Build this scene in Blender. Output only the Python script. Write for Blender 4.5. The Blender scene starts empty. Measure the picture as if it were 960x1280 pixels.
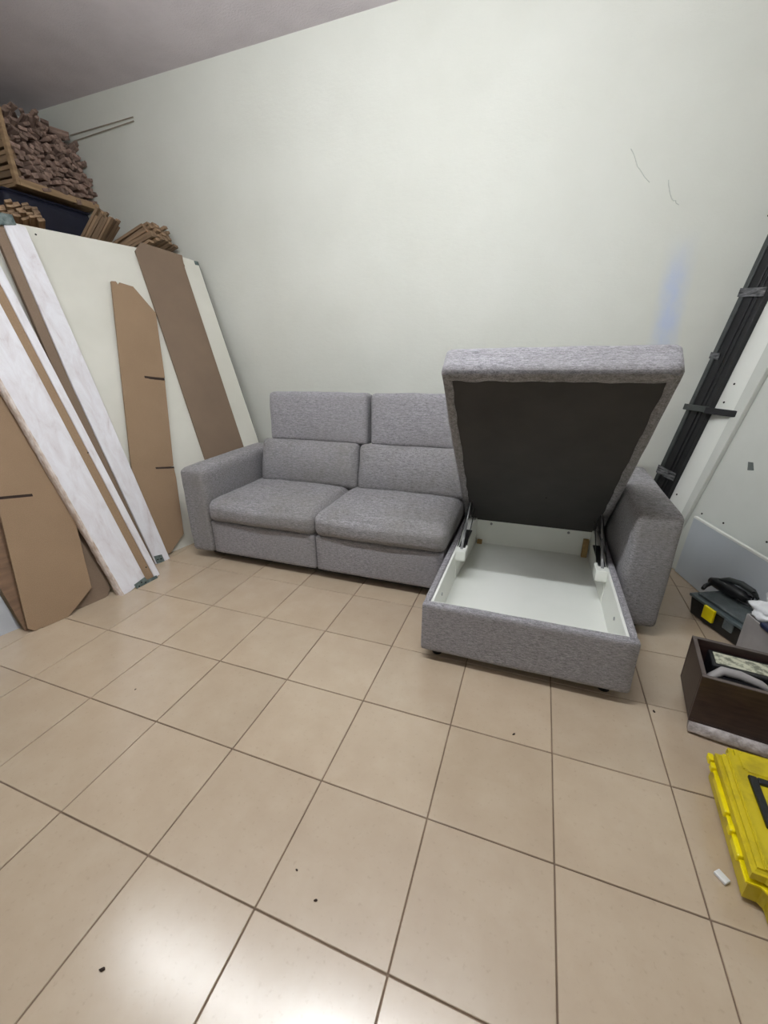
import bpy, bmesh, math, random
from mathutils import Vector, Matrix, noise
random.seed(7)
S = bpy.context.scene
COL = S.collection
# ------------------------------------------------------------------ camera, light, exposure
cam_d = bpy.data.cameras.new('camera'); cam = bpy.data.objects.new('camera', cam_d); COL.objects.link(cam)
yaw, pitch, roll = -0.351815, 0.359558, -0.013245
fwd = Vector((math.sin(yaw)*math.cos(pitch), math.cos(yaw)*math.cos(pitch), -math.sin(pitch)))
rt = Vector((math.cos(yaw), -math.sin(yaw), 0)); up = rt.cross(fwd)
R_ = rt*math.cos(roll)+up*math.sin(roll); U_ = -rt*math.sin(roll)+up*math.cos(roll)
M = Matrix((R_, U_, -fwd)).transposed().to_4x4(); M.translation = Vector((1.39974, -0.52726, 1.45974))
cam.matrix_world = M
cam_d.sensor_fit = 'HORIZONTAL'; cam_d.sensor_width = 36.0; cam_d.lens = 515.859/960*36.0
cam_d.clip_start = 0.02; cam_d.clip_end = 60
S.camera = cam
S.view_settings.view_transform = 'Standard'; S.view_settings.look = 'None'
S.view_settings.gamma = 1; S.view_settings.use_curve_mapping = False
S.view_settings.exposure = 0.0
W = bpy.data.worlds.new('world'); S.world = W; W.use_nodes = True
W.node_tree.nodes['Background'].inputs[0].default_value = (0.8, 0.88, 1.0, 1); W.node_tree.nodes['Background'].inputs[1].default_value = 0.25
LAMP_COLOR = (0.93, 0.965, 1.0, 1)
def lamp_fitting(loc, power, label):
    """hanging fluorescent batten, open on both sides, one bare tube under a shallow reflector"""
    t = bpy.data.objects.new('ceiling_light', None); COL.objects.link(t); t.location = loc; t['label'] = label; t['category'] = 'lamp'; t['group'] = 'hanging strip lights'
    em = bpy.data.materials.new('lit_tube'); em.use_nodes = True; nt = em.node_tree; p = nt.nodes['Principled BSDF']
    p.inputs['Emission Color'].default_value = LAMP_COLOR; r, ln = .02, 1.45
    p.inputs['Emission Strength'].default_value = power/(math.pi*2*math.pi*r*ln)
    wm = bpy.data.materials.new('enamelled_batten'); wm.use_nodes = True; wm.node_tree.nodes['Principled BSDF'].inputs['Base Color'].default_value = (.8, .8, .8, 1)
    bm = bmesh.new(); bmesh.ops.create_cone(bm, cap_ends=True, segments=16, radius1=r, radius2=r, depth=ln); bmesh.ops.rotate(bm, matrix=Matrix.Rotation(math.pi/2, 3, 'Y'), verts=bm.verts)
    def add(nm, bm, m):
        me = bpy.data.meshes.new(nm); bm.to_mesh(me); bm.free(); me.materials.append(m); o = bpy.data.objects.new(nm, me); COL.objects.link(o); o.parent = t
    add('tube', bm, em)
    for nm, q in (('batten', (-ln/2-.03, ln/2+.03, -.045, .045, .04, .09)), ('lamp_holder', (-ln/2-.03, -ln/2, -.02, .02, -.03, .05)), ('lamp_holder', (ln/2, ln/2+.03, -.02, .02, -.03, .05)),
                  ('hanger', (-.5, -.49, -.005, .005, .08, 3.735-loc[2])), ('hanger', (.49, .5, -.005, .005, .08, 3.735-loc[2]))):
        bm = bmesh.new(); bmesh.ops.create_cube(bm, size=1); bmesh.ops.scale(bm, vec=(q[1]-q[0], q[3]-q[2], q[5]-q[4]), verts=bm.verts)
        bmesh.ops.translate(bm, vec=((q[0]+q[1])/2, (q[2]+q[3])/2, (q[4]+q[5])/2), verts=bm.verts); add(nm, bm, wm)
lamp_fitting((-0.60, 0.58, 3.1), 58, 'hanging strip light above the left part of the room')
lamp_fitting((0.95, 0.58, 3.1), 142, 'hanging strip light above the middle of the room')
lamp_fitting((0.2, -4.2, 3.1), 18, 'added unseen fill light behind the camera')  # unseen fill lamp, added to lift the general light

# ------------------------------------------------------------------ materials
def lin(c):
    return tuple((x/12.92 if x <= .04045 else ((x+.055)/1.055)**2.4) for x in [v/255 for v in c])+(1,)
class MB_:
    def __init__(s, name, rough=.6, metal=0, spec=.5):
        s.m = bpy.data.materials.new(name); s.m.use_nodes = True; s.nt = s.m.node_tree
        s.p = s.nt.nodes['Principled BSDF']; s.p.inputs['Roughness'].default_value = rough; s.p.inputs['Metallic'].default_value = metal
        s.p.inputs['Specular IOR Level'].default_value = spec
        s.tc = s.nt.nodes.new('ShaderNodeTexCoord')
    def n(s, t, **k):
        nd = s.nt.nodes.new(t)
        for a, b in k.items(): setattr(nd, a, b)
        return nd
    def L(s, a, b): s.nt.links.new(a, b)
    def noise(s, scale, stretch=(1, 1, 1), detail=4, rough=.6, coord='Object', dist=0):
        mp = s.n('ShaderNodeMapping'); mp.inputs['Scale'].default_value = stretch; s.L(s.tc.outputs[coord], mp.inputs[0])
        nz = s.n('ShaderNodeTexNoise'); nz.inputs['Scale'].default_value = scale; nz.inputs['Detail'].default_value = detail
        nz.inputs['Roughness'].default_value = rough; nz.inputs['Distortion'].default_value = dist; s.L(mp.outputs[0], nz.inputs[0])
        return nz.outputs['Fac']
    def ramp(s, fac, stops):
        r = s.n('ShaderNodeValToRGB'); e = r.color_ramp.elements
        while len(e) < len(stops): e.new(.5)
        for i, (p, c) in enumerate(stops): e[i].position = p; e[i].color = c
        s.L(fac, r.inputs[0]); return r.outputs[0]
    def mix(s, fac, a, b, mode='MIX'):
        m = s.n('ShaderNodeMix', data_type='RGBA', blend_type=mode)
        for i, v in ((0, fac), (6, a), (7, b)):
            if isinstance(v, (int, float, tuple)): m.inputs[i].default_value = v
            else: s.L(v, m.inputs[i])
        return m.outputs[2]
    def color(s, c):
        if isinstance(c, tuple): s.p.inputs['Base Color'].default_value = c
        else: s.L(c, s.p.inputs['Base Color'])
    def bump(s, h, strength=.3, dist=.01):
        b = s.n('ShaderNodeBump'); b.inputs['Strength'].default_value = strength; b.inputs['Distance'].default_value = dist
        s.L(h, b.inputs['Height']); s.L(b.outputs[0], s.p.inputs['Normal'])
    def rnd(s):
        return s.n('ShaderNodeObjectInfo').outputs['Random']
def g(a): return (a, a, a, 1)
def mottled(name, c1, c2, scale=8, rough=.6, bumps=0, bs=60, stretch=(1, 1, 1), metal=0, spec=.5, detail=4, perobj=0, lo=.35, hi=.65, dist=.004):
    b = MB_(name, rough, metal, spec)
    c = b.ramp(b.noise(scale, stretch, detail), [(lo, c1), (hi, c2)])
    if perobj:
        r = b.ramp(b.rnd(), [(0, g(1-perobj)), (1, g(1))]); c = b.mix(1.0, c, r, 'MULTIPLY')
    b.color(c)
    if bumps: b.bump(b.noise(bs, stretch, 3), bumps, dist)
    return b.m
def fabric(name, dark, light, wear):
    b = MB_(name, .95, 0, .15)
    f1 = b.noise(62, (.6, .8, 2.6), 5, .8); f2 = b.noise(240, (.6, .8, 2.2), 3, .6)
    c = b.ramp(f1, [(.36, dark), (.5, tuple((x+y)/2 for x, y in zip(dark, light))), (.64, light)])
    c = b.mix(.45, c, b.ramp(f2, [(.35, dark), (.65, light)]))
    w = b.ramp(b.noise(2.6, (1, 1, 1), 5, .65), [(.42, g(0)), (.70, g(1))])
    m = b.n('ShaderNodeMath', operation='MULTIPLY'); m.inputs[1].default_value = .5; b.L(w, m.inputs[0])
    c = b.mix(m.outputs[0], c, wear); b.color(c)
    b.bump(f2, .35, .003)
    b.p.inputs['Sheen Weight'].default_value = .12
    return b.m
FAB = fabric('heather_grey_fabric', lin((84, 82, 86)), lin((186, 183, 187)), lin((142, 139, 138)))
FABS = fabric('heather_grey_fabric_worn', lin((80, 78, 81)), lin((178, 175, 177)), lin((126, 122, 114)))
CLOTH = mottled('black_underlay_cloth', lin((60, 58, 56)), lin((68, 65, 63)), 3, .95, .2, 300)
WHITEM = mottled('white_melamine', lin((236, 238, 230)), lin((242, 243, 236)), 2, .4, 0)
def mdf(name, a, b_):
    b = MB_(name, .75, 0, .2)
    c = b.ramp(b.noise(3, (1, 1, 1), 5, .6), [(.3, a), (.7, b_)])
    c = b.mix(.25, c, b.ramp(b.noise(260, (1, 1, 1), 2), [(.35, tuple(x*.75 for x in a[:3])+(1,)), (.65, tuple(min(1, x*1.2) for x in b_[:3])+(1,))]))
    b.color(c); b.bump(b.noise(300), .08, .002); return b.m
MDF = mdf('raw_mdf', lin((146, 122, 97)), lin((157, 132, 106)))
MDFD = mdf('raw_mdf_dark', lin((124, 106, 90)), lin((134, 115, 97)))
SLOT = mottled('slot_dark', lin((40, 26, 20)), lin((54, 38, 28)), 5, .9)
PANEL = mottled('white_panel_laminate', lin((214, 212, 200)), lin((224, 222, 211)), 1.2, .5, .04, 20)
DOORP = mottled('off_white_door_laminate', lin((205, 208, 200)), lin((214, 216, 209)), 1.5, .4, .03, 20)
COOLP = mottled('cool_grey_white_laminate', lin((196, 203, 208)), lin((205, 211, 215)), 1.5, .35, .03, 20)
def plaster_plank():
    b = MB_('dusty_white_plank', .7, 0, .3)
    n1 = b.noise(5, (2.5, .8, 1), 7, .7, dist=.6)
    c = b.ramp(n1, [(.28, lin((200, 190, 190))), (.42, lin((224, 220, 223))), (.6, lin((234, 233, 237)))])
    b.color(c); b.bump(b.noise(40, (2, .6, 1), 6), .35, .006); return b.m
PLANK = plaster_plank()
PLANKE = mottled('rough_plank_edge', lin((190, 168, 150)), lin((228, 218, 212)), 40, .9, .8, 70, (1, .4, 1), dist=.01)
EDGE = mottled('grey_edge_band', lin((120, 120, 116)), lin((140, 140, 134)), 10, .5)
GALV = mottled('galvanised_metal', lin((92, 108, 108)), lin((140, 154, 150)), 30, .4, .1, 50, metal=.6)
STEEL = mottled('dull_steel', lin((140, 142, 142)), lin((170, 170, 170)), 20, .35, metal=.3)
DSTEEL = mottled('dark_hinge_steel', lin((48, 48, 50)), lin((70, 70, 70)), 20, .4, metal=.6)
BLACKM = mottled('black_powder_coat', lin((9, 9, 13)), lin((16, 17, 21)), 20, .5, .1, 80)
DGREY = mottled('dark_grey_coat', lin((52, 57, 56)), lin((66, 70, 68)), 15, .45, .1, 80)
BLACKP = mottled('black_plastic', lin((18, 19, 21)), lin((30, 31, 33)), 20, .4, .1, 90)
TAPE = mottled('clear_packing_tape', lin((40, 42, 44)), lin((120, 120, 122)), 14, .25, .5, 30, (1, 5, 1))
WENGE = mottled('wenge_laminate', lin((44, 30, 28)), lin((60, 44, 40)), 12, .4, .05, 60, (1, 1, 6))
WENGEE = mottled('wenge_edge', lin((84, 74, 70)), lin((96, 86, 80)), 12, .45)
NAVY = mottled('navy_plastic', lin((20, 22, 42)), lin((28, 30, 52)), 4, .6)
LATH = mottled('sawn_lath', lin((146, 118, 92)), lin((184, 154, 122)), 10, .85, .3, 40, (.3, 3, 3), perobj=.5)
OFFC = mottled('old_wood_offcut', lin((138, 112, 100)), lin((190, 162, 146)), 12, .9, .4, 40, (.4, 3, 3), perobj=.5)
PALEL = mottled('pale_lath', lin((150, 142, 126)), lin((170, 160, 144)), 10, .8)
SHELFW = mottled('pine_shelf_wood', lin((150, 122, 92)), lin((186, 156, 120)), 8, .8, .2, 40, (1, .3, 3))
YEL = mottled('yellow_case_plastic', lin((150, 130, 24)), lin((206, 186, 26)), 7, .42, .15, 40, detail=8, lo=.3, hi=.52)
YELB = mottled('bright_yellow_plastic', lin((232, 212, 0)), lin((244, 226, 10)), 7, .35, .05, 40)
BAG = mottled('white_plastic_bag', lin((214, 216, 218)), lin((240, 241, 243)), 12, .3, .4, 30)
WRAP = mottled('bubble_wrap', lin((150, 142, 138)), lin((198, 190, 188)), 30, .2, .8, 45, dist=.01)
GREYB = mottled('grey_board', lin((150, 146, 144)), lin((168, 164, 162)), 6, .5)
BLUEP = mottled('blue_black_plastic', lin((24, 30, 60)), lin((44, 54, 84)), 12, .35)
LABEL = mottled('aged_label', lin((120, 122, 106)), lin((198, 198, 176)), 40, .6, lo=.4, hi=.55)
STICK = mottled('grey_sticker', lin((96, 102, 100)), lin((108, 114, 110)), 30, .6)
HOLE = mottled('dark_hole', lin((28, 26, 24)), lin((38, 34, 30)), 30, .9)
PINE = mottled('pine_block', lin((150, 122, 80)), lin((176, 146, 98)), 20, .8)
RUBBER = mottled('black_foot_and_gap_shade', lin((14, 13, 12)), lin((24, 22, 20)), 20, .6)  # feet, and the blocks standing in for shade under the sofa
CRACK = mottled('crack_grey', lin((184, 186, 178)), lin((198, 200, 192)), 60, .9)
def clear_plastic():
    b = MB_('clear_grey_plastic', .15)
    b.p.inputs['Transmission Weight'].default_value = .75; b.p.inputs['IOR'].default_value = 1.2
    b.color(b.ramp(b.noise(20), [(.3, lin((150, 162, 164))), (.7, lin((190, 200, 200)))])); return b.m
CLEAR = clear_plastic()
def wall_paint():
    b = MB_('painted_plaster_wall', .65, 0, .3)
    c = b.ramp(b.noise(1.3, (1, 1, 1), 6, .6), [(.3, lin((214, 215, 205))), (.7, lin((222, 223, 214)))])
    # faded blue stain low on the right of the wall (real discolouration)
    sx = b.n('ShaderNodeSeparateXYZ'); b.L(b.tc.outputs['Object'], sx.inputs[0])
    def band(o, c0, w, soft):
        a = b.n('ShaderNodeMath', operation='SUBTRACT'); a.inputs[1].default_value = c0; b.L(o, a.inputs[0])
        d = b.n('ShaderNodeMath', operation='ABSOLUTE'); b.L(a.outputs[0], d.inputs[0])
        m = b.n('ShaderNodeMapRange', interpolation_type='SMOOTHSTEP'); m.inputs['From Min'].default_value = w+soft; m.inputs['From Max'].default_value = w-soft
        b.L(d.outputs[0], m.inputs[0]); return m.outputs[0]
    m1 = b.n('ShaderNodeMath', operation='MULTIPLY'); b.L(band(sx.outputs[0], 2.19, .07, .05), m1.inputs[0]); b.L(band(sx.outputs[2], 1.72, .34, .2), m1.inputs[1])
    m2 = b.n('ShaderNodeMath', operation='MULTIPLY'); b.L(m1.outputs[0], m2.inputs[0]); b.L(b.ramp(b.noise(7, (1, 1, .5), 5), [(.3, g(.25)), (.6, g(.95))]), m2.inputs[1])
    c = b.mix(m2.outputs[0], c, lin((196, 206, 226)))
    b.color(c); b.bump(b.noise(24, (1, 1, 1.5), 6, .7), .22, .012); return b.m
WALL = wall_paint()
CEIL = mottled('grey_ceiling_plaster', lin((206, 198, 202)), lin((218, 210, 214)), 2, .9, .5, 60, dist=.01)
def tile_mat():
    b = MB_('glazed_beige_tile', .22, 0, 1.0)
    loc = b.n('ShaderNodeObjectInfo'); ad = b.n('ShaderNodeVectorMath', operation='ADD'); b.L(b.tc.outputs['Object'], ad.inputs[0]); b.L(loc.outputs['Location'], ad.inputs[1])
    def nz(sc, det, ro, di=0):
        n = b.n('ShaderNodeTexNoise'); n.inputs['Scale'].default_value = sc; n.inputs['Detail'].default_value = det; n.inputs['Roughness'].default_value = ro; n.inputs['Distortion'].default_value = di
        b.L(ad.outputs[0], n.inputs[0]); return n.outputs['Fac']
    c = b.ramp(nz(6, 5, .6), [(.1, lin((184, 164, 140))), (.5, lin((191, 172, 148))), (.9, lin((198, 181, 158)))])
    sp = b.ramp(nz(70, 2, .5), [(.62, g(0)), (.76, g(.35))])
    c = b.mix(sp, c, lin((166, 148, 126)))
    c = b.mix(1.0, c, b.ramp(b.rnd(), [(0, g(.93)), (1, g(1))]), 'MULTIPLY')
    b.color(c)
    b.bump(nz(9, 3, .5), .05, .004); return b.m
TILE = tile_mat()
GROUT = mottled('dark_grout', lin((112, 94, 78)), lin((134, 114, 96)), 6, .9)

# ------------------------------------------------------------------ object helpers
def link(o, parent=None):
    COL.objects.link(o)
    if parent: o.parent = parent
    return o
def mesh_obj(name, bm, mat, parent=None, smooth=False):
    bmesh.ops.recalc_face_normals(bm, faces=bm.faces)
    me = bpy.data.meshes.new(name); bm.to_mesh(me); bm.free()
    if smooth:
        for p in me.polygons: p.use_smooth = True
    me.materials.append(mat)
    return link(bpy.data.objects.new(name, me), parent)
def tag(o, label, cat, group=None, kind=None):
    if label: o['label'] = label
    if cat: o['category'] = cat
    if group: o['group'] = group
    if kind: o['kind'] = kind
    return o
def thing(name, label, cat, loc=(0, 0, 0), mat=None, group=None):
    o = bpy.data.objects.new(name, None); COL.objects.link(o); o.empty_display_size = .1
    if mat is not None: o.matrix_world = mat
    else: o.location = loc
    return tag(o, label, cat, group)
def lab(o, t): o['label'] = t; return o
def box_bm(x0, x1, y0, y1, z0, z1, bev=.004, seg=2, bm=None):
    new = bmesh.new()
    r = bmesh.ops.create_cube(new, size=1)
    bmesh.ops.scale(new, vec=(x1-x0, y1-y0, z1-z0), verts=new.verts)
    bmesh.ops.translate(new, vec=((x0+x1)/2, (y0+y1)/2, (z0+z1)/2), verts=new.verts)
    if bev: bmesh.ops.bevel(new, geom=list(new.edges), offset=bev, segments=seg, affect='EDGES', profile=.5)
    if bm is None: return new
    me = bpy.data.meshes.new('t'); new.to_mesh(me); bm.from_mesh(me); bpy.data.meshes.remove(me); new.free(); return bm
def box(name, mat, x0, x1, y0, y1, z0, z1, parent=None, bev=.004, seg=2):
    return mesh_obj(name, box_bm(x0, x1, y0, y1, z0, z1, bev, seg), mat, parent)
def prism(name, mat, poly, w0, w1, parent=None, bev=.0015):
    """poly in the local (u,v) plane, extruded along local w"""
    bm = bmesh.new()
    vs = [bm.verts.new((u, v, w0)) for u, v in poly]; f = bm.faces.new(vs)
    r = bmesh.ops.extrude_face_region(bm, geom=[f]); bmesh.ops.translate(bm, vec=(0, 0, w1-w0), verts=[v for v in r['geom'] if isinstance(v, bmesh.types.BMVert)])
    bmesh.ops.recalc_face_normals(bm, faces=bm.faces)
    if bev: bmesh.ops.bevel(bm, geom=list(bm.edges), offset=bev, segments=1, affect='EDGES')
    return mesh_obj(name, bm, mat, parent)
def frame(P0, al, be, side=-1):
    A = math.radians(al); B = math.radians(be)
    bd = Vector((math.sin(A), math.cos(A), 0)); h = side*Vector((math.cos(A), -math.sin(A), 0))
    u = h*math.sin(B)+Vector((0, 0, math.cos(B))); n = bd.cross(u)
    m = Matrix((bd, u, n)).transposed().to_4x4(); m.translation = Vector(P0); return m
def tube_bm(pts, r, n=8, bm=None, cap=True):
    bm = bm or bmesh.new(); pts = [Vector(p) for p in pts]; rings = []
    prev = None
    for i, p in enumerate(pts):
        t = (pts[min(i+1, len(pts)-1)]-pts[max(i-1, 0)]).normalized()
        a = prev if prev is not None else (Vector((0, 0, 1)) if abs(t.z) < .9 else Vector((1, 0, 0)))
        x = (a-t*a.dot(t)).normalized(); y = t.cross(x); prev = x
        rr = r[i] if isinstance(r, (list, tuple)) else r
        rings.append([bm.verts.new(p+x*math.cos(2*math.pi*k/n)*rr+y*math.sin(2*math.pi*k/n)*rr) for k in range(n)])
    for a, b in zip(rings, rings[1:]):
        for k in range(n): bm.faces.new((a[k], a[(k+1) % n], b[(k+1) % n], b[k]))
    if cap: bm.faces.new(rings[0][::-1]); bm.faces.new(rings[-1])
    return bm
def tube(name, mat, pts, r, parent=None, n=8): return mesh_obj(name, tube_bm(pts, r, n), mat, parent, True)
def cushion_bm(lx, ly, lz, r=.05, top=0., front=0., bottom=0., n=14, seed=0, wob=.004, sides=0.):
    """rounded, puffed box; origin at bottom centre"""
    bm = bmesh.new(); bmesh.ops.create_cube(bm, size=2)
    bmesh.ops.subdivide_edges(bm, edges=list(bm.edges), cuts=n, use_grid_fill=True)
    hx, hy, hz = lx/2, ly/2, lz/2
    for v in bm.verts:
        p = v.co.copy()
        # push samples towards the edges so the rounding is well resolved
        q = Vector([math.copysign(abs(c)**.75, c) for c in p])
        P = Vector((q.x*hx, q.y*hy, q.z*hz))
        inner = Vector((max(-hx+r, min(hx-r, P.x)), max(-hy+r, min(hy-r, P.y)), max(-hz+r, min(hz-r, P.z))))
        d = P-inner
        if d.length > 1e-6:
            P = inner+d.normalized()*r if max(abs(d.x), abs(d.y), abs(d.z)) > r*.999 or True else P
        fx, fy, fz = (1-q.x**2), (1-q.y**2), (1-q.z**2)
        if q.z > 0: P.z += top*(max(fx, 0)**.5)*(max(fy, 0)**.5)*q.z
        else: P.z += bottom*q.z*fx*fy
        if q.y < 0: P.y += front*q.y*(max(fx, 0)**.5)*fz
        P.x += sides*q.x*fy*fz
        w = noise.noise(Vector((P.x*5+seed*3.1, P.y*5, P.z*5)))*wob+noise.noise(Vector((P.x*15+seed, P.y*15, P.z*15)))*wob*.4
        P += p.normalized()*w
        v.co = P+Vector((0, 0, hz))
    return bm
def place(o, loc, rot=(0, 0, 0)): o.location = loc; o.rotation_euler = rot; return o
def disc_bm(r, h, n=12):
    bm = bmesh.new(); bmesh.ops.create_cone(bm, cap_ends=True, segments=n, radius1=r, radius2=r, depth=h); return bm

# ------------------------------------------------------------------ the room
XL, XR, YB, YF, ZC = -3.75, 3.3, 3.15, -6.0, 3.735
def struct(o, t=None):
    o['kind'] = 'structure'
    if t: o['label'] = t
    return o
floor = struct(box('floor', GROUT, XL-.1, XR+.1, YF-.1, YB+.1, -.1, -.0045, bev=0), 'beige square ceramic tiled floor with dark grout')
wb = struct(box('wall_back', WALL, XL-.1, XR+.1, YB, YB+.12, -.1, ZC+.1, bev=0), 'pale painted plaster wall behind the grey sofa')
struct(box('wall_left', WALL, XL-.12, XL, YF, YB, -.1, ZC+.1, bev=0), 'pale wall behind the leaning boards')
struct(box('wall_right', WALL, XR, XR+.12, YF, YB, -.1, ZC+.1, bev=0), 'pale wall behind the leaning door panels')
struct(box('wall_front', WALL, XL-.1, XR+.1, YF-.12, YF, -.1, ZC+.1, bev=0), 'pale wall behind the camera')
struct(box('ceiling', CEIL, XL-.1, XR+.1, YF-.1, YB+.1, ZC, ZC+.1, bev=0), 'dull grey plaster ceiling')
# tiles: 0.40 m grid, shared meshes per clipped size
cache = {}
def tile_mesh(w, d):
    k = (round(w, 3), round(d, 3))
    if k not in cache:
        bm = box_bm(-w/2, w/2, -d/2, d/2, -.008, 0, .0016, 1)
        me = bpy.data.meshes.new('tile'); bm.to_mesh(me); bm.free(); me.materials.append(TILE); cache[k] = me
    return cache[k]
gp = .0045
for i in range(-8, 8):
    for j in range(-7, 8):
        x0, x1, y0, y1 = max(i*.4, XL)+gp/2, min(i*.4+.4, XR)-gp/2, max(j*.4, YF)+gp/2, min(j*.4+.4, YB)-gp/2
        if x1-x0 < .03 or y1-y0 < .03: continue
        t = bpy.data.objects.new('tile', tile_mesh(x1-x0, y1-y0)); link(t, floor)
        t.location = ((x0+x1)/2, (y0+y1)/2, random.uniform(-.0006, .0006)); t.rotation_euler = (random.uniform(-.0012, .0012), random.uniform(-.0012, .0012), random.uniform(-.0015, .0015))
def crack(pts, w):
    bm = bmesh.new(); P = []
    for (a, b), (c, d) in zip(pts, pts[1:]):
        for k in range(5): P.append((a+(c-a)*k/5+random.uniform(-.006, .006), b+(d-b)*k/5+random.uniform(-.006, .006)))
    P.append(pts[-1])
    tube_bm([(x, YB, z) for x, z in P], w, 4, bm)
    o = mesh_obj('plaster_crack', bm, CRACK, wb); return o
crack([(1.79, 2.70), (1.84, 2.60), (1.927, 2.504)], .0022)
crack([(2.03, 2.50), (2.075, 2.40), (2.12, 2.36)], .0026)

# ------------------------------------------------------------------ sofa
sofa = thing('chaise_sofa', 'grey fabric two-seat sofa with a storage chaise opened at its right end', 'sofa', (0.5, 1.7, 0))
O = Vector((0.5, 1.7, 0))
def sp(o, loc=(0, 0, 0), rot=(0, 0, 0)):
    o.parent = sofa; o.location = Vector(loc)-O; o.rotation_euler = rot; return o
XA, XB, XCm, XD, XE, XF = -1.025, -.815, .065, .955, 1.925, 2.14
YA = 1.712
def arm(x0, x1, name='armrest'):
    bm = cushion_bm(x1-x0, .97, .655, r=.035, top=.012, n=16, seed=x0, wob=.004)
    for v in bm.verts:                      # slimmer at the foot, as the worn slip of the cover shows
        v.co.x *= 1-.06*(1-min(1, v.co.z/.3))
        v.co.z += .02*(v.co.y+.485)*max(0, v.co.z-.3)/.4
    return sp(mesh_obj(name, bm, FABS, None, True), ((x0+x1)/2, YA+.485, .06))
arm(XA, XB); arm(XE, XF)
for x0, x1 in ((XB+.005, XCm-.006), (XCm+.006, XD)):
    o = sp(mesh_obj('base_panel', cushion_bm(x1-x0, .88, .257, r=.012, front=.006, n=12, seed=x1, wob=.002), FAB, None, True), ((x0+x1)/2, YA+.45, .070))
    o = sp(mesh_obj('seat_cushion', cushion_bm(x1-x0+.02, .80, .165, r=.058, top=.035, front=.022, n=22, seed=x0+4, wob=.006), FABS, None, True), ((x0+x1)/2+.005, YA+.39, .322))
sp(box('gap_shade_block', RUBBER, -.88, .95, -.82, .10, .028, .07, None, .004, 1), (0, 2.6, 0))  # recessed black block added to paint the shade under the seats
sp(box('gap_shade_block', RUBBER, 1.0, 1.88, -.0, .95, .030, .064, None, .004, 1), (0, 1.235, 0))  # same black stand-in for the shade beneath the chaise
# back frame and cushions
sp(mesh_obj('back_frame', cushion_bm(XE-XB-.01, .20, .66, r=.04, n=14, seed=9, wob=.003), FAB, None, True), ((XB+XE)/2, 2.585, .06))
for k, (x0, x1, h0, h1) in enumerate(((-.75, .128, -.685, .185), (.138, 1.03, .215, 1.06), (1.05, 1.90, 1.08, 1.92))):
    cx = (x0+x1)/2; hx = (h0+h1)/2
    sp(mesh_obj('back_cushion', cushion_bm(x1-x0, .17, .365, r=.042, front=.05, top=.0, n=18, seed=k+20, wob=.006), FABS, None, True), (cx, 2.37, .468), (-.22, 0, 0))
    sp(mesh_obj('headrest', cushion_bm(h1-h0, .15, .39, r=.034, front=.018, top=.006, n=18, seed=k+30, wob=.005), FAB, None, True), (hx, 2.475, .812), (-.10, 0, 0))
for x, y in ((-.93, 1.86), (-.70, 1.9), (.065, 1.9), (.85, 1.9), (-.93, 2.6), (.4, 2.6), (2.03, 1.80), (2.03, 2.6)):
    sp(mesh_obj('foot', disc_bm(.024, .064, 14), RUBBER, None, True), (x, y, .032))
# chaise storage box
bx0, bx1, by0, by1, bz0, bz1 = .972, 1.912, 1.152, 2.46, .062, .335
cb = bpy.data.objects.new('chaise_box', None); COL.objects.link(cb); sp(cb, (0, 0, 0)); cb.empty_display_size = .05
def sub(name, mat, a, b, c, d, e, f, bev=.004, seg=2, smooth=False):
    bm = box_bm(a-.5, b-.5, c-1.7, d-1.7, e, f, bev, seg); o = mesh_obj(name, bm, mat, cb, smooth); o.location = O-Vector((.5, 1.7, 0))+Vector((.5, 1.7, 0))-O
    o.location = (.5, 1.7, 0); return o
cb.location = -O
for nm, a, b, c, d, sd in (('front_rail', bx0, bx1, by0, by0+.045, 1), ('side_rail', bx0, bx0+.036, by0+.03, by1, 2), ('side_rail', bx1-.036, bx1, by0+.03, by1, 3)):
    bm = cushion_bm(b-a, d-c, bz1-bz0, r=.014, n=14, seed=sd, wob=.0025)
    o = mesh_obj(nm, bm, FAB, cb, True); o.location = ((a+b)/2, (c+d)/2, bz0)
sub('rear_board', WHITEM, bx0+.03, bx1-.03, 2.42, 2.44, .10, .318, .002, 1)
sub('inner_board', WHITEM, bx0+.034, bx0+.048, by0+.04, 2.42, .10, .325, .002, 1)
sub('inner_board', WHITEM, bx1-.048, bx1-.034, by0+.04, 2.42, .10, .325, .002, 1)
sub('inner_board', WHITEM, bx0+.04, bx1-.04, by0+.043, by0+.055, .10, .325, .002, 1)
sub('bottom_board', WHITEM, bx0+.04, bx1-.04, by0+.05, 2.425, .108, .122, .002, 1)
def rail(xo, xf, xb):
    bm = bmesh.new(); vs = [bm.verts.new((x, y, .122)) for x, y in ((xo, 1.80), (xf, 1.80), (xb, 2.42), (xo, 2.42))]; f = bm.faces.new(vs)
    r = bmesh.ops.extrude_face_region(bm, geom=[f]); bmesh.ops.translate(bm, vec=(0, 0, .210), verts=[v for v in r['geom'] if isinstance(v, bmesh.types.BMVert)])
    mesh_obj('hinge_rail', bm, WHITEM, cb)
rail(bx0+.046, bx0+.052, bx0+.094); rail(bx1-.046, bx1-.052, bx1-.068)
def blk(x0, x1):
    bm = bmesh.new(); pr = [(1.77, .280), (1.782, .266), (1.88, .266), (1.88, .338), (1.775, .338)]
    vs = [bm.verts.new((x0, y, z)) for y, z in pr]; f = bm.faces.new(vs); r = bmesh.ops.extrude_face_region(bm, geom=[f])
    bmesh.ops.translate(bm, vec=(x1-x0, 0, 0), verts=[v for v in r['geom'] if isinstance(v, bmesh.types.BMVert)])
    bmesh.ops.recalc_face_normals(bm, faces=bm.faces); bmesh.ops.bevel(bm, geom=list(bm.edges), offset=.004, segments=2, affect='EDGES')
    lab(mesh_obj('hinge_block', bm, WHITEM, cb), 'white block carrying the lid hinge')
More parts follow.
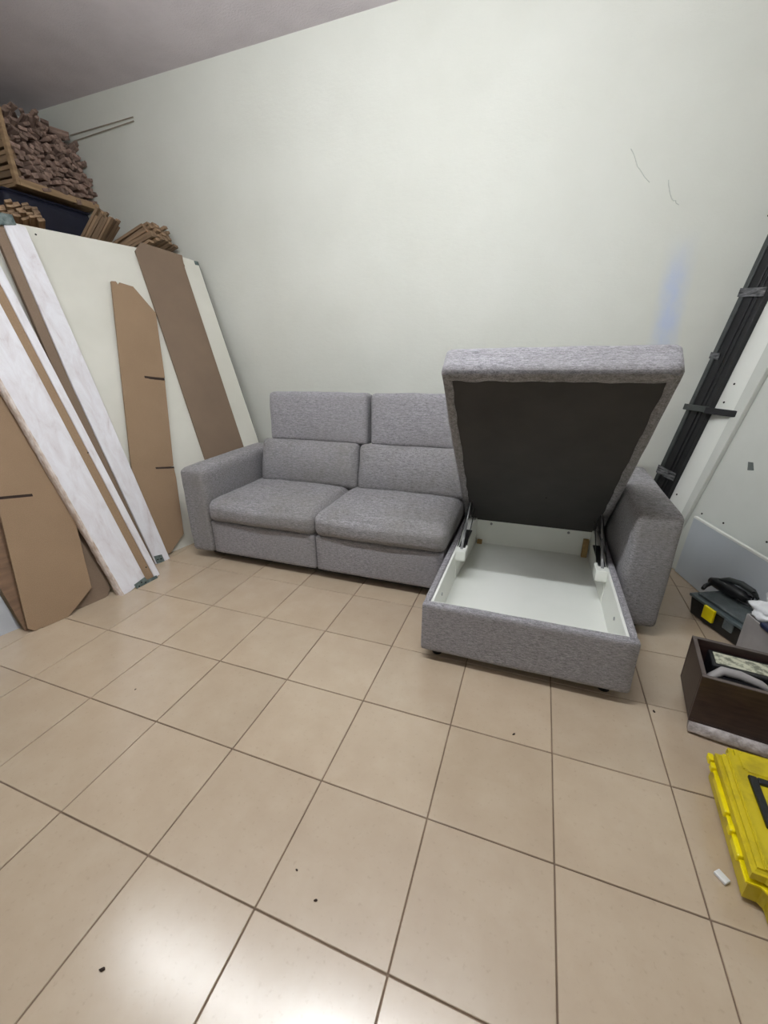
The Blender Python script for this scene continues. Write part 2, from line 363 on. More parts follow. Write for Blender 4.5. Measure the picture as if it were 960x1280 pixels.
blk(bx0+.046, bx0+.108); blk(bx1-.108, bx1-.046)
for x in (1.095, 1.818): sub('corner_block', PINE, x-.018, x+.018, 2.39, 2.42, .122, .255 if x > 1.5 else .15, .002, 1)
for x, z in ((1.17, .285), (1.70, .285)):
    o = mesh_obj('screw', disc_bm(.009, .006), STEEL, cb, True); o.location = (x, 2.418, z); o.rotation_euler = (math.pi/2, 0, 0)
for y, x in ((1.45, bx1-.049), (1.40, bx0+.049)):
    o = mesh_obj('screw', disc_bm(.009, .006), STEEL, cb, True); o.location = (x, y, .25); o.rotation_euler = (0, math.pi/2, 0)
for x, y in ((1.04, 1.24), (1.83, 1.24), (1.04, 2.36), (1.83, 2.36)):
    o = mesh_obj('foot', disc_bm(.026, .064, 14), RUBBER, cb, True); o.location = (x, y, .032)
# lid: local x across, local y towards the raised tip, local z out of the upholstered side
ang = math.radians(46.4)
ly = Vector((0, -math.cos(ang), math.sin(ang))); lx = Vector((-1, 0, 0)); lz = lx.cross(ly)
if lz.z < 0: lx = -lx; lz = lx.cross(ly)
LM = Matrix((lx, ly, lz)).transposed().to_4x4(); LM.translation = Vector((1.441, 2.425, .300))-O
LL = 1.52; LW = .945
lid = mesh_obj('chaise_lid', cushion_bm(LW, LL, .155, r=.04, top=.03, n=24, seed=51, wob=.005, sides=.006), FAB, sofa, True)
lid.data.transform(Matrix.Translation((0, LL/2, 0))); lid.matrix_parent_inverse = Matrix.Identity(4); lid.matrix_basis = LM
cl = mesh_obj('underside_cloth', box_bm(-LW/2+.035, LW/2-.035, .02, LL-.05, -.004, .004, .001, 1), CLOTH, lid); lab(cl, 'black cloth stretched under the lid')
def hem(p0, p1, inw):
    bm = bmesh.new(); n = 40; A = []; B = []
    p0 = Vector(p0); p1 = Vector(p1); inw = Vector(inw)
    for k in range(n+1):
        p = p0.lerp(p1, k/n); w = .042+.007*noise.noise(Vector((k*.35, p0.x*9, p0.y*3)))+.004*noise.noise(Vector((k*.9, 3, p0.x)))
        A.append(p); B.append(p+inw*w)
    for zz in (-.0085,):
        a = [bm.verts.new((p.x, p.y, -.002)) for p in A]; m = [bm.verts.new((p.x*.5+q.x*.5, p.y*.5+q.y*.5, -.011)) for p, q in zip(A, B)]
        b = [bm.verts.new((q.x, q.y, -.008)) for q in B]; c = [bm.verts.new((q.x, q.y, .0)) for q in B]
        for s_, t_ in ((a, m), (m, b), (b, c)):
            for k in range(n): bm.faces.new((s_[k], s_[k+1], t_[k+1], t_[k]))
    lab(mesh_obj('folded_hem', bm, FABS, lid, True), 'stapled fabric hem around the underside')
hem((-LW/2+.012, .02, 0), (-LW/2+.012, LL-.02, 0), (1, 0, 0)); hem((LW/2-.012, .02, 0), (LW/2-.012, LL-.02, 0), (-1, 0, 0)); hem((-LW/2+.03, LL-.018, 0), (LW/2-.03, LL-.018, 0), (0, -1, 0))
o = mesh_obj('staple_mark', disc_bm(.006, .004), HOLE, lid); o.location = (-.07, .45, -.004)
# lift mechanisms
for x, s in ((1.05, -1), (1.838, 1)):
    h = bpy.data.objects.new('lift_mechanism', None); COL.objects.link(h); h.parent = sofa; h.location = -O; h.empty_display_size = .03
    xo = x
    tube('gas_strut', STEEL, [(xo, 1.81, .335), (xo+.005*s, 2.0, .435)], .0085, h, 10)
    lab(tube('strut_rod', STEEL, [(xo+.005*s, 2.0, .435), (xo+.008*s, 2.17, .525)], .005, h, 8), 'bright steel rod of the gas strut')
    for a, b in (((xo-.022*s, 1.86, .325), (xo-.014*s, 2.24, .45)), ((xo+.028*s, 1.84, .33), (xo+.02*s, 2.2, .50))):
        bm = bmesh.new(); d = Vector(b)-Vector(a); box_bm(-.002, .002, 0, d.length, -.008, .008, .001, 1, bm)
        o = mesh_obj('hinge_arm', bm, DSTEEL, h); o.location = a; o.rotation_euler = (math.atan2(d.z, math.hypot(d.x, d.y)), 0, math.atan2(-d.x, d.y))
    box('hinge_plate', DSTEEL, xo-.02, xo+.02, 1.83, 2.12, .334, .342, h, .002, 1)
    box('lid_bracket', DSTEEL, xo-.004+.012*s, xo+.004+.012*s, 2.12, 2.28, .42, .50, h, .002, 1)

# ------------------------------------------------------------------ boards leaning on the left
FE = frame((-1.245, 1.79, 0), 12, 18); FB1 = frame((-1.04, 1.25, 0), 5, 20); FA = frame((-1.19, .66, 0), 14, 21)
e = thing('laminate_sheet', 'big white laminate sheet leaning on the left behind the brown boards', 'panel', mat=FE)
prism('panel_sheet', PANEL, [(-.66, 0), (1.145, 0), (1.14, 2.435), (1.06, 2.445), (.99, 2.452), (-.66, 2.452)], -.018, 0, e)
lab(prism('edge_band', EDGE, [(1.1455, 0), (1.152, 0), (1.147, 2.435), (1.1405, 2.435)], -.019, .001, e, .0005), 'grey edge of the panel')
lab(prism('corner_bracket', GALV, [(1.10, 2.40), (1.138, 2.40), (1.138, 2.436), (1.10, 2.436)], .0005, .003, e, .0005), 'small metal corner piece')
o = mesh_obj('screw_hole', disc_bm(.006, .003), HOLE, e); o.location = (-.14, 2.40, .001)
d = tag(prism('mdf_board', MDFD, [(.47, .003), (.92, .003), (.934, .722), (.962, 2.35), (.970, 2.365), (.966, 2.385), (.979, 2.455), (.618, 2.494), (.543, 2.414), (.529, 1.891)], .003, .019), 'tall brown fibreboard plank with clipped top corner leaning behind sofa armrest', 'board'); d.matrix_world = FE
c = thing('mdf_board', 'tan fibreboard with two dark slots standing between white planks and sofa', 'board', mat=FE)
cpoly = [(-.30, .08), (-.24, .003), (-.10, .003), (.055, .109), (.165, .560), (.178, .645), (.120, .650), (.120, .663), (.181, .660), (.370, 1.335), (.378, 1.352), (.250, 1.372), (.250, 1.386), (.384, 1.374), (.512, 1.908), (.40, 2.105), (.30, 2.125), (.284, 2.105), (.276, 2.13), (.239, 2.127), (-.121, .793)]
prism('board_sheet', MDF, cpoly, .022, .038, c)
lab(prism('slot', SLOT, [(.033, .682), (.180, .655), (.180, .640), (.033, .667)], .030, .0388, c, 0), 'dark cut slot, lower of the two')
lab(prism('slot', SLOT, [(.218, 1.398), (.378, 1.372), (.374, 1.354), (.216, 1.381)], .030, .0388, c, 0), 'dark cut slot, upper of the two')
# board assemblies: white face, brown strip, white flange, steel end plate
def holes(parent, pts, w, r=.006):
    for u, v in pts: o = mesh_obj('screw_hole', disc_bm(r, .003, 10), HOLE, parent); o.location = (u, v, w)
b2 = thing('white_plank', 'dusty white plank with brown strip, second from front of the leaning white planks', 'plank', mat=FE)
prism('plank_face', PLANK, [(-.262, -.03), (-.149, -.05), (-.184, 1.341), (-.223, 2.39), (-.345, 2.40), (-.330, 1.35)], .045, .09, b2, .003)
lab(prism('fibreboard_strip', MDFD, [(-.36, -.02), (-.263, -.03), (-.331, 1.35), (-.346, 2.40), (-.405, 2.40), (-.395, 1.35)], .045, .080, b2, .002), 'brown fibreboard strip along its left side')
lab(prism('end_plate', GALV, [(-.255, -.025), (-.195, -.035), (-.197, .025), (-.257, .035)], .0905, .094, b2, .001), 'steel end plate at the foot')
lab(prism('end_plate', GALV, [(-.385, 2.36), (-.275, 2.385), (-.277, 2.445), (-.385, 2.445)], .092, .096, b2, .001), 'steel end plate at the top')
holes(b2, [(-.362, .893), (-.24, 0), (-.215, -.004)], .0815 if False else .0945, .005)
b1 = thing('white_plank', 'wide dusty white plank with rough edge, brown strip and steel foot plate, frontmost', 'plank', mat=FB1)
prism('plank_face', PLANK, [(-.150, -.014), (.036, .03), (-.008, 1.413), (-.05, 2.45), (-.285, 2.45), (-.224, 1.426)], -.045, .0, b1, .003)
# rough left edge, displaced
bm = bmesh.new(); N = 90; rg = []
for k in range(N+1):
    v = -.012+k/N*2.46; u = -.150-.0512*(v+.014)
    rg.append([bm.verts.new((u+dx+.004*noise.noise(Vector((k*.6, dx*90, 0))), v, w+.003*noise.noise(Vector((k*.8, w*90, 4))))) for dx, w in ((.012, .002), (0, .003), (-.008, -.008), (-.010, -.025), (-.008, -.042), (.004, -.047))])
for a, b in zip(rg, rg[1:]):
    for k in range(5): bm.faces.new((a[k], a[k+1], b[k+1], b[k]))
lab(mesh_obj('rough_edge', bm, PLANKE, b1, False), 'ragged plaster-coated left edge')
lab(prism('fibreboard_strip', MDF, [(.037, .012), (.096, .004), (.044, 1.409), (.012, 2.45), (-.049, 2.45), (-.007, 1.411)], -.045, -.006, b1, .002), 'brown fibreboard strip')
prism('white_flange', PLANK, [(.097, .004), (.139, .011), (.094, 1.406), (.062, 2.45), (.013, 2.45), (.045, 1.408)], -.045, -.001, b1, .002)
lab(prism('end_plate', GALV, [(-.045, -.025), (.115, -.012), (.110, .018), (.038, .018), (.030, .045), (-.055, .03)], .001, .006, b1, .001), 'steel end plate at the foot')
holes(b1, [(-.03, .005), (-.005, .022), (.02, .008)], .0065, .005); holes(b1, [(.057, .95), (.075, .10)], -.0055, .005)
# boards at the far left
a = thing('mdf_board', 'large tan fibreboard with slot and clipped lower corner, leaning at far left', 'board', mat=FA)
apoly = [(-.032, .029), (-.004, .0), (.024, .007), (.03, -.0), (.161, .0), (.330, .112), (.398, .561), (.415, .97), (.43, 1.45), (.43, 1.75), (.20, 1.75), (.15, 1.4), (.088, .792), (.072, .695)]
prism('board_sheet', MDF, apoly, -.018, 0, a)
lab(prism('slot', SLOT, [(.086, .793), (.248, .768), (.247, .752), (.084, .777)], -.010, .0008, a, 0), 'dark cut slot')
FA2 = frame((-1.14, .93, 0), 12, 23)
a2 = tag(prism('mdf_board', MDFD, [(-.10, .03), (-.02, .009), (.002, .011), (.01, .002), (.10, .004), (.136, .016), (.166, .060), (.190, .366), (.21, .9), (.21, 1.2), (.02, 1.2), (-.05, .5)], -.04, -.022), 'dull brown fibreboard edge showing between slotted board and frontmost white plank', 'board'); a2.matrix_world = FA2
FA0 = frame((-1.235, .62, 0), 17, 25)
a0 = tag(prism('plywood_board', mottled('brown_plywood', lin((112, 86, 64)), lin((134, 104, 78)), 6, .7, .1, 40, (1, 5, 1)), [(.01, .004), (.06, .002), (.14, .656), (.20, 1.1), (.0, 1.1), (-.20, .65), (-.011, .288), (.0, .12)], -.026, -.01), 'reddish brown wood-grained board leaning behind the far left slotted board', 'board'); a0.matrix_world = FA0
gp_ = tag(prism('grey_laminate_board', mottled('pale_grey_laminate', lin((176, 178, 182)), lin((190, 192, 196)), 3, .5), [(-.75, .004), (.045, .004), (.02, .28), (-.02, .40), (-.75, .40)], -.05, -.02), 'pale grey laminate board on the floor at far left edge, behind brown boards', 'board'); gp_.matrix_world = frame((-1.30, .60, 0), 14, 22)

# ------------------------------------------------------------------ timber rack, laths, navy crate
rk = thing('timber_rack', 'rough pine rack holding scrap wood high in the left corner', 'rack', (-3.3, 2.4, 0))
def rb(nm, x0, x1, y0, y1, z0, z1): 
    o = box(nm, SHELFW, x0+3.3, x1+3.3, y0-2.4, y1-2.4, z0, z1, rk, .003, 1); return o
rb('upper_shelf', -3.74, -2.94, 2.44, 3.145, 2.868, 2.895)
rb('shelf_lip', -2.955, -2.93, 2.43, 3.145, 2.862, 2.915)
rb('lower_shelf', -3.74, -2.2, 1.0, 3.145, 2.24, 2.27)
for x, y in ((-3.70, 1.05), (-2.18, 1.05), (-3.70, 3.08), (-2.18, 3.08)): rb('post', x-.03, x+.03, y-.03, y+.03, 0, 2.24)
for x, y in ((-3.70, 2.47), (-3.70, 3.10)): rb('post', x-.03, x+.03, y-.03, y+.03, 2.27, 2.868)
o = rb('post', -.022-2.955, .022-2.955, 2.405, 2.438, 2.862, 3.40)
o.rotation_euler = (0, 0, 0)
# planks stacked at the end of the upper shelf
for k in range(9):
    o = tag(box('stacked_plank', LATH, -.34, .34, -.02, .02, 0, .03, None, .002, 1), 'short sawn plank at rack end post, %s in its stack' % ('lowest','second from bottom','third from bottom','fourth from bottom','middle','fourth from top','third from top','second from top','topmost')[k], 'plank', 'planks stacked at the rack end')
    o.location = (-3.33+random.uniform(-.02, .02), 2.462+random.uniform(-.008, .008), 2.896+k*.049+.002); o.rotation_euler = (0, random.uniform(-.02, .02), 0)
    if k % 2: o.scale = (1, 1.0, 1.5)
meshes = []
for k in range(6):
    L_ = random.uniform(.24, .42); w = random.uniform(.03, .06); h = random.uniform(.018, .034)
    bm = box_bm(-L_/2, L_/2, -w/2, w/2, -h/2, h/2, .002, 1)
    for v in bm.verts: v.co.y += .006*noise.noise(v.co*9+Vector((k, 0, 0)))
    me = bpy.data.meshes.new('wood_offcut'); bmesh.ops.recalc_face_normals(bm, faces=bm.faces); bm.to_mesh(me); bm.free(); me.materials.append(OFFC); meshes.append((me, L_, w, h))
def zone(y, z):
    a = 'near the rack end post' if y < 2.68 else ('middle of the shelf' if y < 2.93 else 'against the back wall')
    b_ = 'low' if z < 3.08 else ('mid height' if z < 3.28 else 'upper')
    return 'rough wood offcut, %s layer of heap, %s' % (b_, a)
nrow = 17
for r_ in range(nrow):
    z = 2.915+r_*.034
    y = 2.50
    ymax = 3.12
    while y < ymax:
        me, L_, w, h = random.choice(meshes)
        prof = 3.50-.09*abs(math.sin((y-2.45)*6.0))-(.06 if y > 3.0 else 0)
        if z < prof:
            o = bpy.data.objects.new('wood_offcut', me); COL.objects.link(o); tag(o, zone(y, z), 'wood scrap', 'wood offcuts heaped on the high shelf')
            lean_in = max(0, z-3.1)*.30
            o.location = (-2.945-L_/2-lean_in+random.uniform(-.03, .03), y+w/2, z+random.uniform(-.006, .006))
            q = 1+max(0, z-3.05)*3; o.rotation_euler = (random.uniform(-.35, .35)*q, random.uniform(-.22, .22)*q, random.uniform(-.3, .3)*q); s_ = random.choice((1, 1, 1.3)); o.scale = (1, s_, s_)
        y += w+random.uniform(.0, .012)
# loose bigger scraps on top of the heap
for k in range(34):
    me, L_, w, h = random.choice(meshes)
    o = bpy.data.objects.new('wood_offcut', me); COL.objects.link(o); tag(o, 'bigger loose wood offcut tossed on top of the heap on high shelf', 'wood scrap', 'wood offcuts heaped on the high shelf')
    yy = random.uniform(2.5, 3.05)
    o.location = (random.uniform(-3.45, -3.15), yy, 3.40+random.uniform(.0, .10)); o.rotation_euler = (random.uniform(-.9, .9), random.uniform(-.6, .6), random.uniform(-1.4, 1.4))
for (z0, z1, x0, lb) in ((3.485, 3.496, -3.10, 'thin pale lath poking from the heap along the wall, upper one'), (3.435, 3.468, -3.08, 'thin pale lath poking from the heap along the wall, lower one')):
    bm = tube_bm([(x0, 3.135, z0), (-2.285, 3.135, z1)], .0045, 4); tag(mesh_obj('thin_lath', bm, PALEL), lb, 'lath')
# crumpled plastic on the heap
bm = bmesh.new(); n = 10
gr = [[bm.verts.new((i*.02-.1+random.uniform(-.01, .01), j*.012-.05, .03*noise.noise(Vector((i*.5, j*.5, 2)))+.02*math.sin(i*.7))) for j in range(n)] for i in range(n)]
for i in range(n-1):
    for j in range(n-1): bm.faces.new((gr[i][j], gr[i+1][j], gr[i+1][j+1], gr[i][j+1]))
o = tag(mesh_obj('plastic_scrap', bm, BAG, None, True), 'torn white plastic scrap on top of the wood heap', 'plastic scrap'); m = o.modifiers.new('thick', 'SOLIDIFY'); m.thickness = .003
o.location = (-3.33, 2.63, 3.56); o.rotation_euler = (.5, .5, .6)
nv = thing('navy_crate', 'dark navy plastic crate between the shelves of the corner rack', 'crate', (-3.37, 2.70, 2.27))
mesh_obj('crate_body', cushion_bm(.74, .76, .56, r=.04, n=10, wob=.001), NAVY, nv, True)
mesh_obj('crate_rim', box_bm(-.372, .372, -.382, .382, .545, .565, .01, 2), NAVY, nv)
def bundle(loc, rot, L_, ny, nz, w, h, lb, curve=0.):
    b = thing('slat_bundle', lb, 'wood bundle', loc, group=None); b.rotation_euler = rot
    for i in range(ny):
        for j in range(nz):
            x = random.uniform(-.05, .03)
            bm = box_bm(-L_, x, -w/2, w/2, -h/2, h/2, .0015, 1)
            o = mesh_obj('slat', bm, LATH, b)
            yy = (i-(ny-1)/2)*(w+.004)
            o.location = (0, yy+random.uniform(-.004, .004), (j+.5)*(h+.002)-curve*(yy/(ny*w/2))**2+random.uniform(-.002, .002)); o.rotation_euler = (random.uniform(-.2, .2), random.uniform(-.03, .03), random.uniform(-.04, .04))
    for q in (-.18,):
        yw, zh = ny*(w+.004)/2+.004, nz*(h+.002)+.004
        pts = [(q, -yw, -.005), (q, yw, -.005), (q, yw, zh), (q, -yw, zh), (q, -yw, -.005)]
    return b
bundle((-1.98, 2.93, 2.47), (0, -.33, .12), .78, 6, 6, .05, .023, 'wide bundle of thin wooden slats tilted above the panel near back wall', .03)
bundle((-2.36, 2.80, 2.62), (.15, -.80, .25), .42, 4, 6, .045, .022, 'steep bundle of wooden slats beside the navy crate', .0)
bundle((-2.36, 1.98, 2.46), (.25, -.25, -.5), .50, 6, 6, .045, .018, 'small rounded bundle of slats above the white plank tops, left of navy crate', .04)

# ------------------------------------------------------------------ right corner: door panels, black profiles
FR = frame((2.52, 2.5, 0), -25, 9, 1); FI = frame((2.482, 2.488, 0), -14.35, 5, 1)
h = thing('door_panel', 'off-white door panel with grey square sticker leaning at right edge', 'panel', mat=FR)
prism('panel_sheet', DOORP, [(-.75, .004), (.283, .004), (.117, 1.377), (.03, 2.1), (-.75, 2.1)], 0, .035, h, .002)
lab(prism('sticker', STICK, [(-.012, .843), (-.044, .846), (-.068, .803), (-.030, .795)], -.0015, 0, h, 0), 'small grey square sticker')
gq = thing('drilled_board', 'white board with drilled holes and cream flange beside the black profiles', 'board', mat=FR)
def gl(v, k): return {'l': .475-.098*v, 'r': .300-.092*v, 'f': .262-.121*v}[k]
prism('board_face', COOLP if False else WHITEM, [(gl(.004, 'r'), .004), (gl(.004, 'l'), .004), (gl(2.3, 'l'), 2.3), (gl(2.3, 'r'), 2.3)], -.02, -.002, gq)
lab(prism('cream_flange', DOORP, [(gl(.004, 'f'), .004), (gl(.004, 'r'), .004), (gl(2.3, 'r'), 2.3), (gl(2.3, 'f'), 2.3)], -.034, -.002, gq, .003), 'raised cream flange along its right side')
holes(gq, [(.278, 1.282), (.298, 1.165), (.373, .504)], -.0205, .0065)
kk = thing('black_profile_pair', 'pair of black metal profiles taped together leaning in right corner', 'metal profile', mat=FR)
def kq(v, a): return a-.1*v
def bar(nm, mat, a0, a1, w0, w1, v0=.004, v1=2.6): return prism(nm, mat, [(kq(v0, a0), v0), (kq(v0, a1), v0), (kq(v1, a1), v1), (kq(v1, a0), v1)], w0, w1, kk, .003)
bar('outer_profile', BLACKM, .535, .60, -.062, -.025)
lab(bar('profile_lip', DGREY, .598, .632, -.070, -.03), 'grey-green lip along the left side')
bar('inner_profile', BLACKM, .458, .532, -.058, -.02)
bar('profile_rib', BLACKM, .500, .506, -.064, -.05)
for v, hh in ((1.78, .05), (1.42, .04), (.59, .06)):
    lab(prism('tape_band', TAPE, [(kq(v, .452), v), (kq(v, .637), v+.02), (kq(v, .637), v+hh+.02), (kq(v, .452), v+hh)] if v != 1.42 else [(kq(v, .56), v), (kq(v, .637), v+.01), (kq(v, .637), v+hh+.01), (kq(v, .56), v+hh)], -.0725, -.0705, kk, 0), 'wrinkled clear tape')
bk = bmesh.new(); box_bm(.335, .525, 1.085, 1.125, -.098, -.071, .003, 1, bk); br = mesh_obj('cross_bracket', bk, DGREY, kk)
bm = box_bm(-.20, 0, -.020, .020, -.013, .013, .003, 1); o = mesh_obj('bracket_arm', bm, BLACKM, br); o.location = (.345, 1.10, -.086); o.rotation_euler = (0, .35, -.02)
lw = thing('low_panel', 'low cool-grey panel on the floor in front of the sticker door panel', 'panel', mat=FI)
prism('panel_sheet', COOLP, [(-.85, .004), (.146, .004), (.15, .412), (-.85, .412)], 0, .018, lw, .002)
lab(prism('top_edge', WHITEM, [(-.85, .412), (.15, .412), (.15, .426), (-.85, .426)], -.002, .02, lw, .002), 'white rounded top edge')
holes(h, [(.14, .445), (-.03, .445), (-.32, .445)], -.001, .006)
for k in range(3):
    pass
tt = tag(mesh_obj('zip_tie', tube_bm([(2.585, 3.06, 2.23), (2.61, 3.07, 2.25), (2.66, 3.06, 2.24), (2.64, 3.02, 2.20), (2.60, 3.03, 2.21)], .006, 6), BLACKP, None, True), 'small black tie stub high on the black profiles', 'tie')

# ------------------------------------------------------------------ floor clutter on the right
def rz(loc, a, name, lb, cat): 
    t = thing(name, lb, cat, loc); t.rotation_euler = (0, 0, math.radians(a)); return t
# organiser toolbox; local x to the right/away, local y along its length
tb = rz((2.375, 2.073, 0), 0, 'toolbox', 'black organiser toolbox with clear lid and yellow latch', 'toolbox')
tb.rotation_euler = (0, 0, math.radians(-90+22.9+22.9-22.9))
# local +x runs along the long front (towards the camera), local +y goes away to the right
tb.rotation_euler = (0, 0, math.atan2(-.239, .112))
bm = box_bm(0, .37, 0, .24, 0.004, .115, .01, 2)
for v in bm.verts:
    if v.co.z < .06: v.co.x = .185+(v.co.x-.185)*.95; v.co.y = .12+(v.co.y-.12)*.93
mesh_obj('toolbox_body', bm, BLACKP, tb)
mesh_obj('lid_rim', box_bm(-.008, .378, -.008, .248, .115, .132, .005, 2), mottled('smoky_rim', lin((70, 80, 82)), lin((96, 106, 106)), 10, .3), tb)
mesh_obj('clear_lid', box_bm(.02, .35, .018, .222, .132, .150, .006, 2), CLEAR, tb)
lab(mesh_obj('latch', box_bm(.115, .185, -.022, -.006, .05, .128, .004, 2), YELB, tb), 'yellow latch')
lab(mesh_obj('latch', box_bm(.245, .30, -.020, -.006, .07, .128, .004, 2), CLEAR, tb), 'clear grey latch')
# jumble of a power tool and cable on the lid
pt = rz((2.44, 2.12, .151), 0, 'power_tool', 'black hand tool with grip lying on the clear toolbox lid', 'power tool'); pt.rotation_euler = (0, 0, math.atan2(-.26, .14))
mesh_obj('tool_body', tube_bm([(-.02, .06, .035), (.02, .062, .04), (.10, .065, .042), (.17, .07, .04), (.20, .072, .034)], [.020, .032, .036, .030, .018], 14), BLACKP, pt, True)
mesh_obj('grip', tube_bm([(.03, .06, .06), (.07, .075, .088), (.13, .09, .095), (.19, .10, .082), (.23, .105, .055)], [.014, .016, .016, .015, .012], 10), DGREY, pt, True)
mesh_obj('tool_nose', tube_bm([(.20, .072, .034), (.255, .08, .028)], [.012, .007], 10), STEEL, pt, True)
mesh_obj('side_handle', tube_bm([(.0, .05, .03), (.01, .0, .022), (.03, -.035, .018)], [.012, .012, .010], 10), BLACKP, pt, True)
pts = [(.25+.05*math.cos(t*.6), .06+.035*math.sin(t*.6)+.002*t, .012+.0022*t) for t in range(0, 26)]
tag(mesh_obj('cable', tube_bm([Vector((2.45, 2.08, .15))+Matrix.Rotation(math.atan2(-.26, .14), 3, 'Z') @ Vector((p[0]-.08, p[1], p[2])) for p in pts], .005, 6), BLACKP, None, True), 'coiled black cable on the toolbox lid beside the hand tool', 'cable')
tag(mesh_obj('hook', tube_bm([(2.62, 1.985, .15), (2.625, 1.99, .20), (2.622, 1.985, .235), (2.61, 1.975, .245), (2.60, 1.97, .24)], .004, 6), BLACKP, None, True), 'small upright black hook behind the toolbox', 'hook')
# dark open box on a wrapped roll
db = thing('open_drawer_box', 'dark wenge open box holding small electrical parts', 'box', (2.118, 1.095, .052)); db.rotation_euler = (0, 0, math.radians(-8.5))
T_ = .016
def dbp(nm, a, b, c_, d_, e_, f_, m=WENGE): return mesh_obj(nm, box_bm(a, b, c_, d_, e_, f_, .0015, 1), m, db)
dbp('bottom_board', 0, .52, 0, .285, 0, .012); dbp('front_board', 0, .52, 0, T_, .012, .225); dbp('back_board', 0, .52, .285-T_, .285, .012, .225)
dbp('side_board', 0, T_, T_, .285-T_, .012, .225); dbp('side_board', .52-T_, .52, T_, .285-T_, .012, .225)
for q in ((0, .52, 0, T_), (0, .52, .285-T_, .285), (0, T_, T_, .285-T_), (.52-T_, .52, T_, .285-T_)): lab(dbp('edge_band', *q, .225, .2265, WENGEE), 'worn grey-brown edge band')
def inbox(nm, lb, cat):
    t = thing(nm, lb, cat, (0, 0, 0)); t.matrix_world = Matrix.Translation((2.118, 1.095, .066)) @ Matrix.Rotation(math.radians(-8.5), 4, 'Z'); return t
ps = inbox('power_adapter', 'flat black adapter with aged pale label inside the dark box', 'adapter')
mesh_obj('adapter_body', box_bm(.06, .36, .145, .262, .0, .180, .006, 2), BLACKP, ps); lab(mesh_obj('rating_label', box_bm(.075, .275, .165, .245, .1802, .1815, 0), LABEL, ps), 'pale rating label')
ms = inbox('black_mouse_shell', 'grey curved plastic handle in the front of the dark box', 'handle')
mesh_obj('curved_shell', tube_bm([(.045, .06, .12), (.05, .085, .165), (.085, .105, .19), (.14, .105, .19), (.20, .09, .185), (.25, .07, .165)], [.012, .016, .018, .018, .015, .010], 10), GREYB, ms, True)
mesh_obj('black_core', cushion_bm(.22, .08, .175, r=.02, n=6, wob=.002), BLACKP, ms, True).location = (.16, .065, 0)
ro = mesh_obj('wrapped_roll', tube_bm([(2.125+.1*k*.985, 1.10-.1*k*.17, .028) for k in range(7)], [.026, .028, .027, .028, .027, .028, .026], 16), WRAP, None, True)
tag(ro, 'bubble-wrapped roll lying under the dark open box', 'roll')
tag(box('grey_carton', GREYB, 0, .001, 0, .001, 0, .001, None, 0), None, None); bpy.data.objects.remove(bpy.data.objects['grey_carton'])
gc = thing('grey_carton', 'open grey carton stuffed with bags behind the dark box', 'carton', (2.44, 1.62, .0)); gc.rotation_euler = (0, 0, math.atan2(-.46, .11))
def gcp(nm, a, b, c_, d_, e_, f_, m=GREYB): return mesh_obj(nm, box_bm(a, b, c_, d_, e_, f_, .002, 1), m, gc)
gcp('side_board', 0, .25, .0, .008, .004, .30); gcp('side_board', 0, .25, .32, .328, .004, .30); gcp('end_board', 0, .008, .008, .32, .004, .30); gcp('end_board', .242, .25, .008, .32, .004, .30); gcp('bottom_board', 0, .25, 0, .328, .0, .006)
def crumple(name, lb, cat, loc, sc, seed, mat):
    bm = bmesh.new(); bmesh.ops.create_icosphere(bm, subdivisions=4, radius=1)
    for v in bm.verts:
        p = v.co.copy(); f = 1+.28*noise.noise(p*1.7+Vector((seed, 0, 0)))+.16*abs(noise.noise(p*4+Vector((seed, 3, 0))))
        v.co = Vector((p.x*f*sc[0], p.y*f*sc[1], p.z*f*sc[2]))
    o = tag(mesh_obj(name, bm, mat, None, True), lb, cat); o.location = loc; return o
crumple('plastic_bag', 'crumpled white plastic bag on top of the grey carton', 'bag', (2.55, 1.60, .325), (.11, .08, .045), 3, BAG)
crumple('plastic_bag', 'white plastic bag bulging behind the crumpled bag at right edge', 'bag', (2.68, 1.74, .33), (.10, .10, .07), 8, BAG)
o = tag(mesh_obj('plastic_tray', cushion_bm(.16, .10, .03, r=.012, n=6, wob=.002), BLUEP, None, True), 'dark blue plastic tray in the grey carton', 'tray'); o.location = (2.52, 1.47, .285); o.rotation_euler = (0, .1, -1.2)
crumple('small_bag', 'small pale bag beside the blue tray in the grey carton', 'bag', (2.56, 1.45, .25), (.05, .05, .04), 12, BAG)
# yellow case
yc = thing('tool_case', 'yellow plastic tool case with black handle lying on the tiles', 'tool case', (2.085, .432, 0)); yc.rotation_euler = (0, 0, math.radians(-5.3))
def rbox(a, b, c_, d_, e_, f_, r, vb=.01):
    bm = bmesh.new(); bmesh.ops.create_cube(bm, size=1); bmesh.ops.scale(bm, vec=(b-a, d_-c_, f_-e_), verts=bm.verts); bmesh.ops.translate(bm, vec=((a+b)/2, (c_+d_)/2, (e_+f_)/2), verts=bm.verts)
    ve = [e_ for e_ in bm.edges if abs(e_.verts[0].co.z-e_.verts[1].co.z) > 1e-5]
    bmesh.ops.bevel(bm, geom=ve, offset=r, segments=5, affect='EDGES')
    he = [e_ for e_ in bm.edges if abs(e_.verts[0].co.z-e_.verts[1].co.z) < 1e-5 and len(e_.link_faces) == 2 and e_.calc_face_angle(0) > .8]
    bmesh.ops.bevel(bm, geom=he, offset=vb, segments=3, affect='EDGES'); return bm
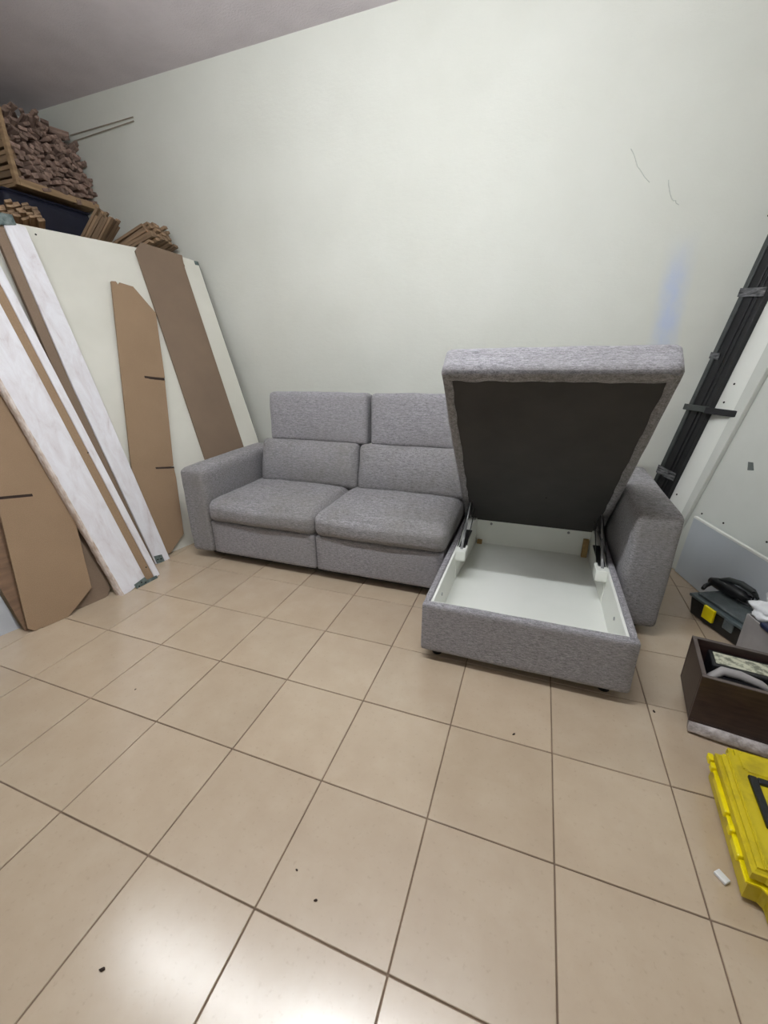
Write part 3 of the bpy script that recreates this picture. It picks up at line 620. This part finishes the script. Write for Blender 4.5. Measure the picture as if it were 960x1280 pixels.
mesh_obj('case_base', rbox(0.004, .40, .004, .486, .004, .088, .045, .012), YEL, yc, False)
mesh_obj('case_lid', rbox(0, .404, 0, .49, .092, .140, .045, .012), YEL, yc, False)
lab(mesh_obj('seam_rim', rbox(-.006, .41, -.006, .496, .080, .092, .048, .003), YELB, yc), 'bright yellow seam rim')
mesh_obj('raised_ridge', rbox(.028, .045, .05, .45, .138, .148, .006, .003), YEL, yc)
mesh_obj('raised_ridge', rbox(.062, .39, .385, .47, .138, .145, .01, .003), YEL, yc)
for y0, y1 in ((.10, .16), (.175, .20), (.235, .37), (.40, .425), (.435, .465)): lab(mesh_obj('hinge_lug', box_bm(-.013, .004, y0, y1, .078, .104, .004, 2), YELB, yc), 'bright yellow hinge lug')
bm = bmesh.new()
for q in ((.068, .092, .19, .37), (.092, .29, .348, .37), (.092, .29, .19, .212)): box_bm(q[0], q[1], q[2], q[3], .139, .152, .004, 2, bm)
lab(mesh_obj('handle', bm, BLACKP, yc), 'black handle frame')
o = tag(mesh_obj('eraser_chip', box_bm(-.017, .017, -.011, .011, 0, .010, .002, 2), BAG), 'small white plastic chip on a tile left of the yellow case', 'debris'); o.location = (2.064, .525, .001); o.rotation_euler = (0, 0, -.9)
for (x, y, s, lb) in ((.508, -.236, .0075, 'dark crumb on the shiny tile at lower left'), (-.246, .507, .005, 'tiny dark dot on the tile left of centre'), (.864, .121, .005, 'tiny brown crumb, upper of two on the centre front tile'),
                      (.955, .074, .006, 'tiny dark crumb, lower of two on the centre front tile'), (1.453, .839, .007, 'brown crumb on the tile in front of the chaise'), (2.02, 1.16, .008, 'brown crumb on the tile between the chaise and dark box')):
    bm = bmesh.new(); bmesh.ops.create_icosphere(bm, subdivisions=2, radius=s)
    for v in bm.verts: v.co.z = abs(v.co.z)*.5 if v.co.z > 0 else v.co.z*.1; v.co.y *= .55; v.co += v.co*noise.noise(v.co*300)*.5
    o = tag(mesh_obj('floor_crumb', bm, SLOT, None, True), lb, 'debris'); o.location = (x, y, .001); o.rotation_euler = (0, 0, x*7)
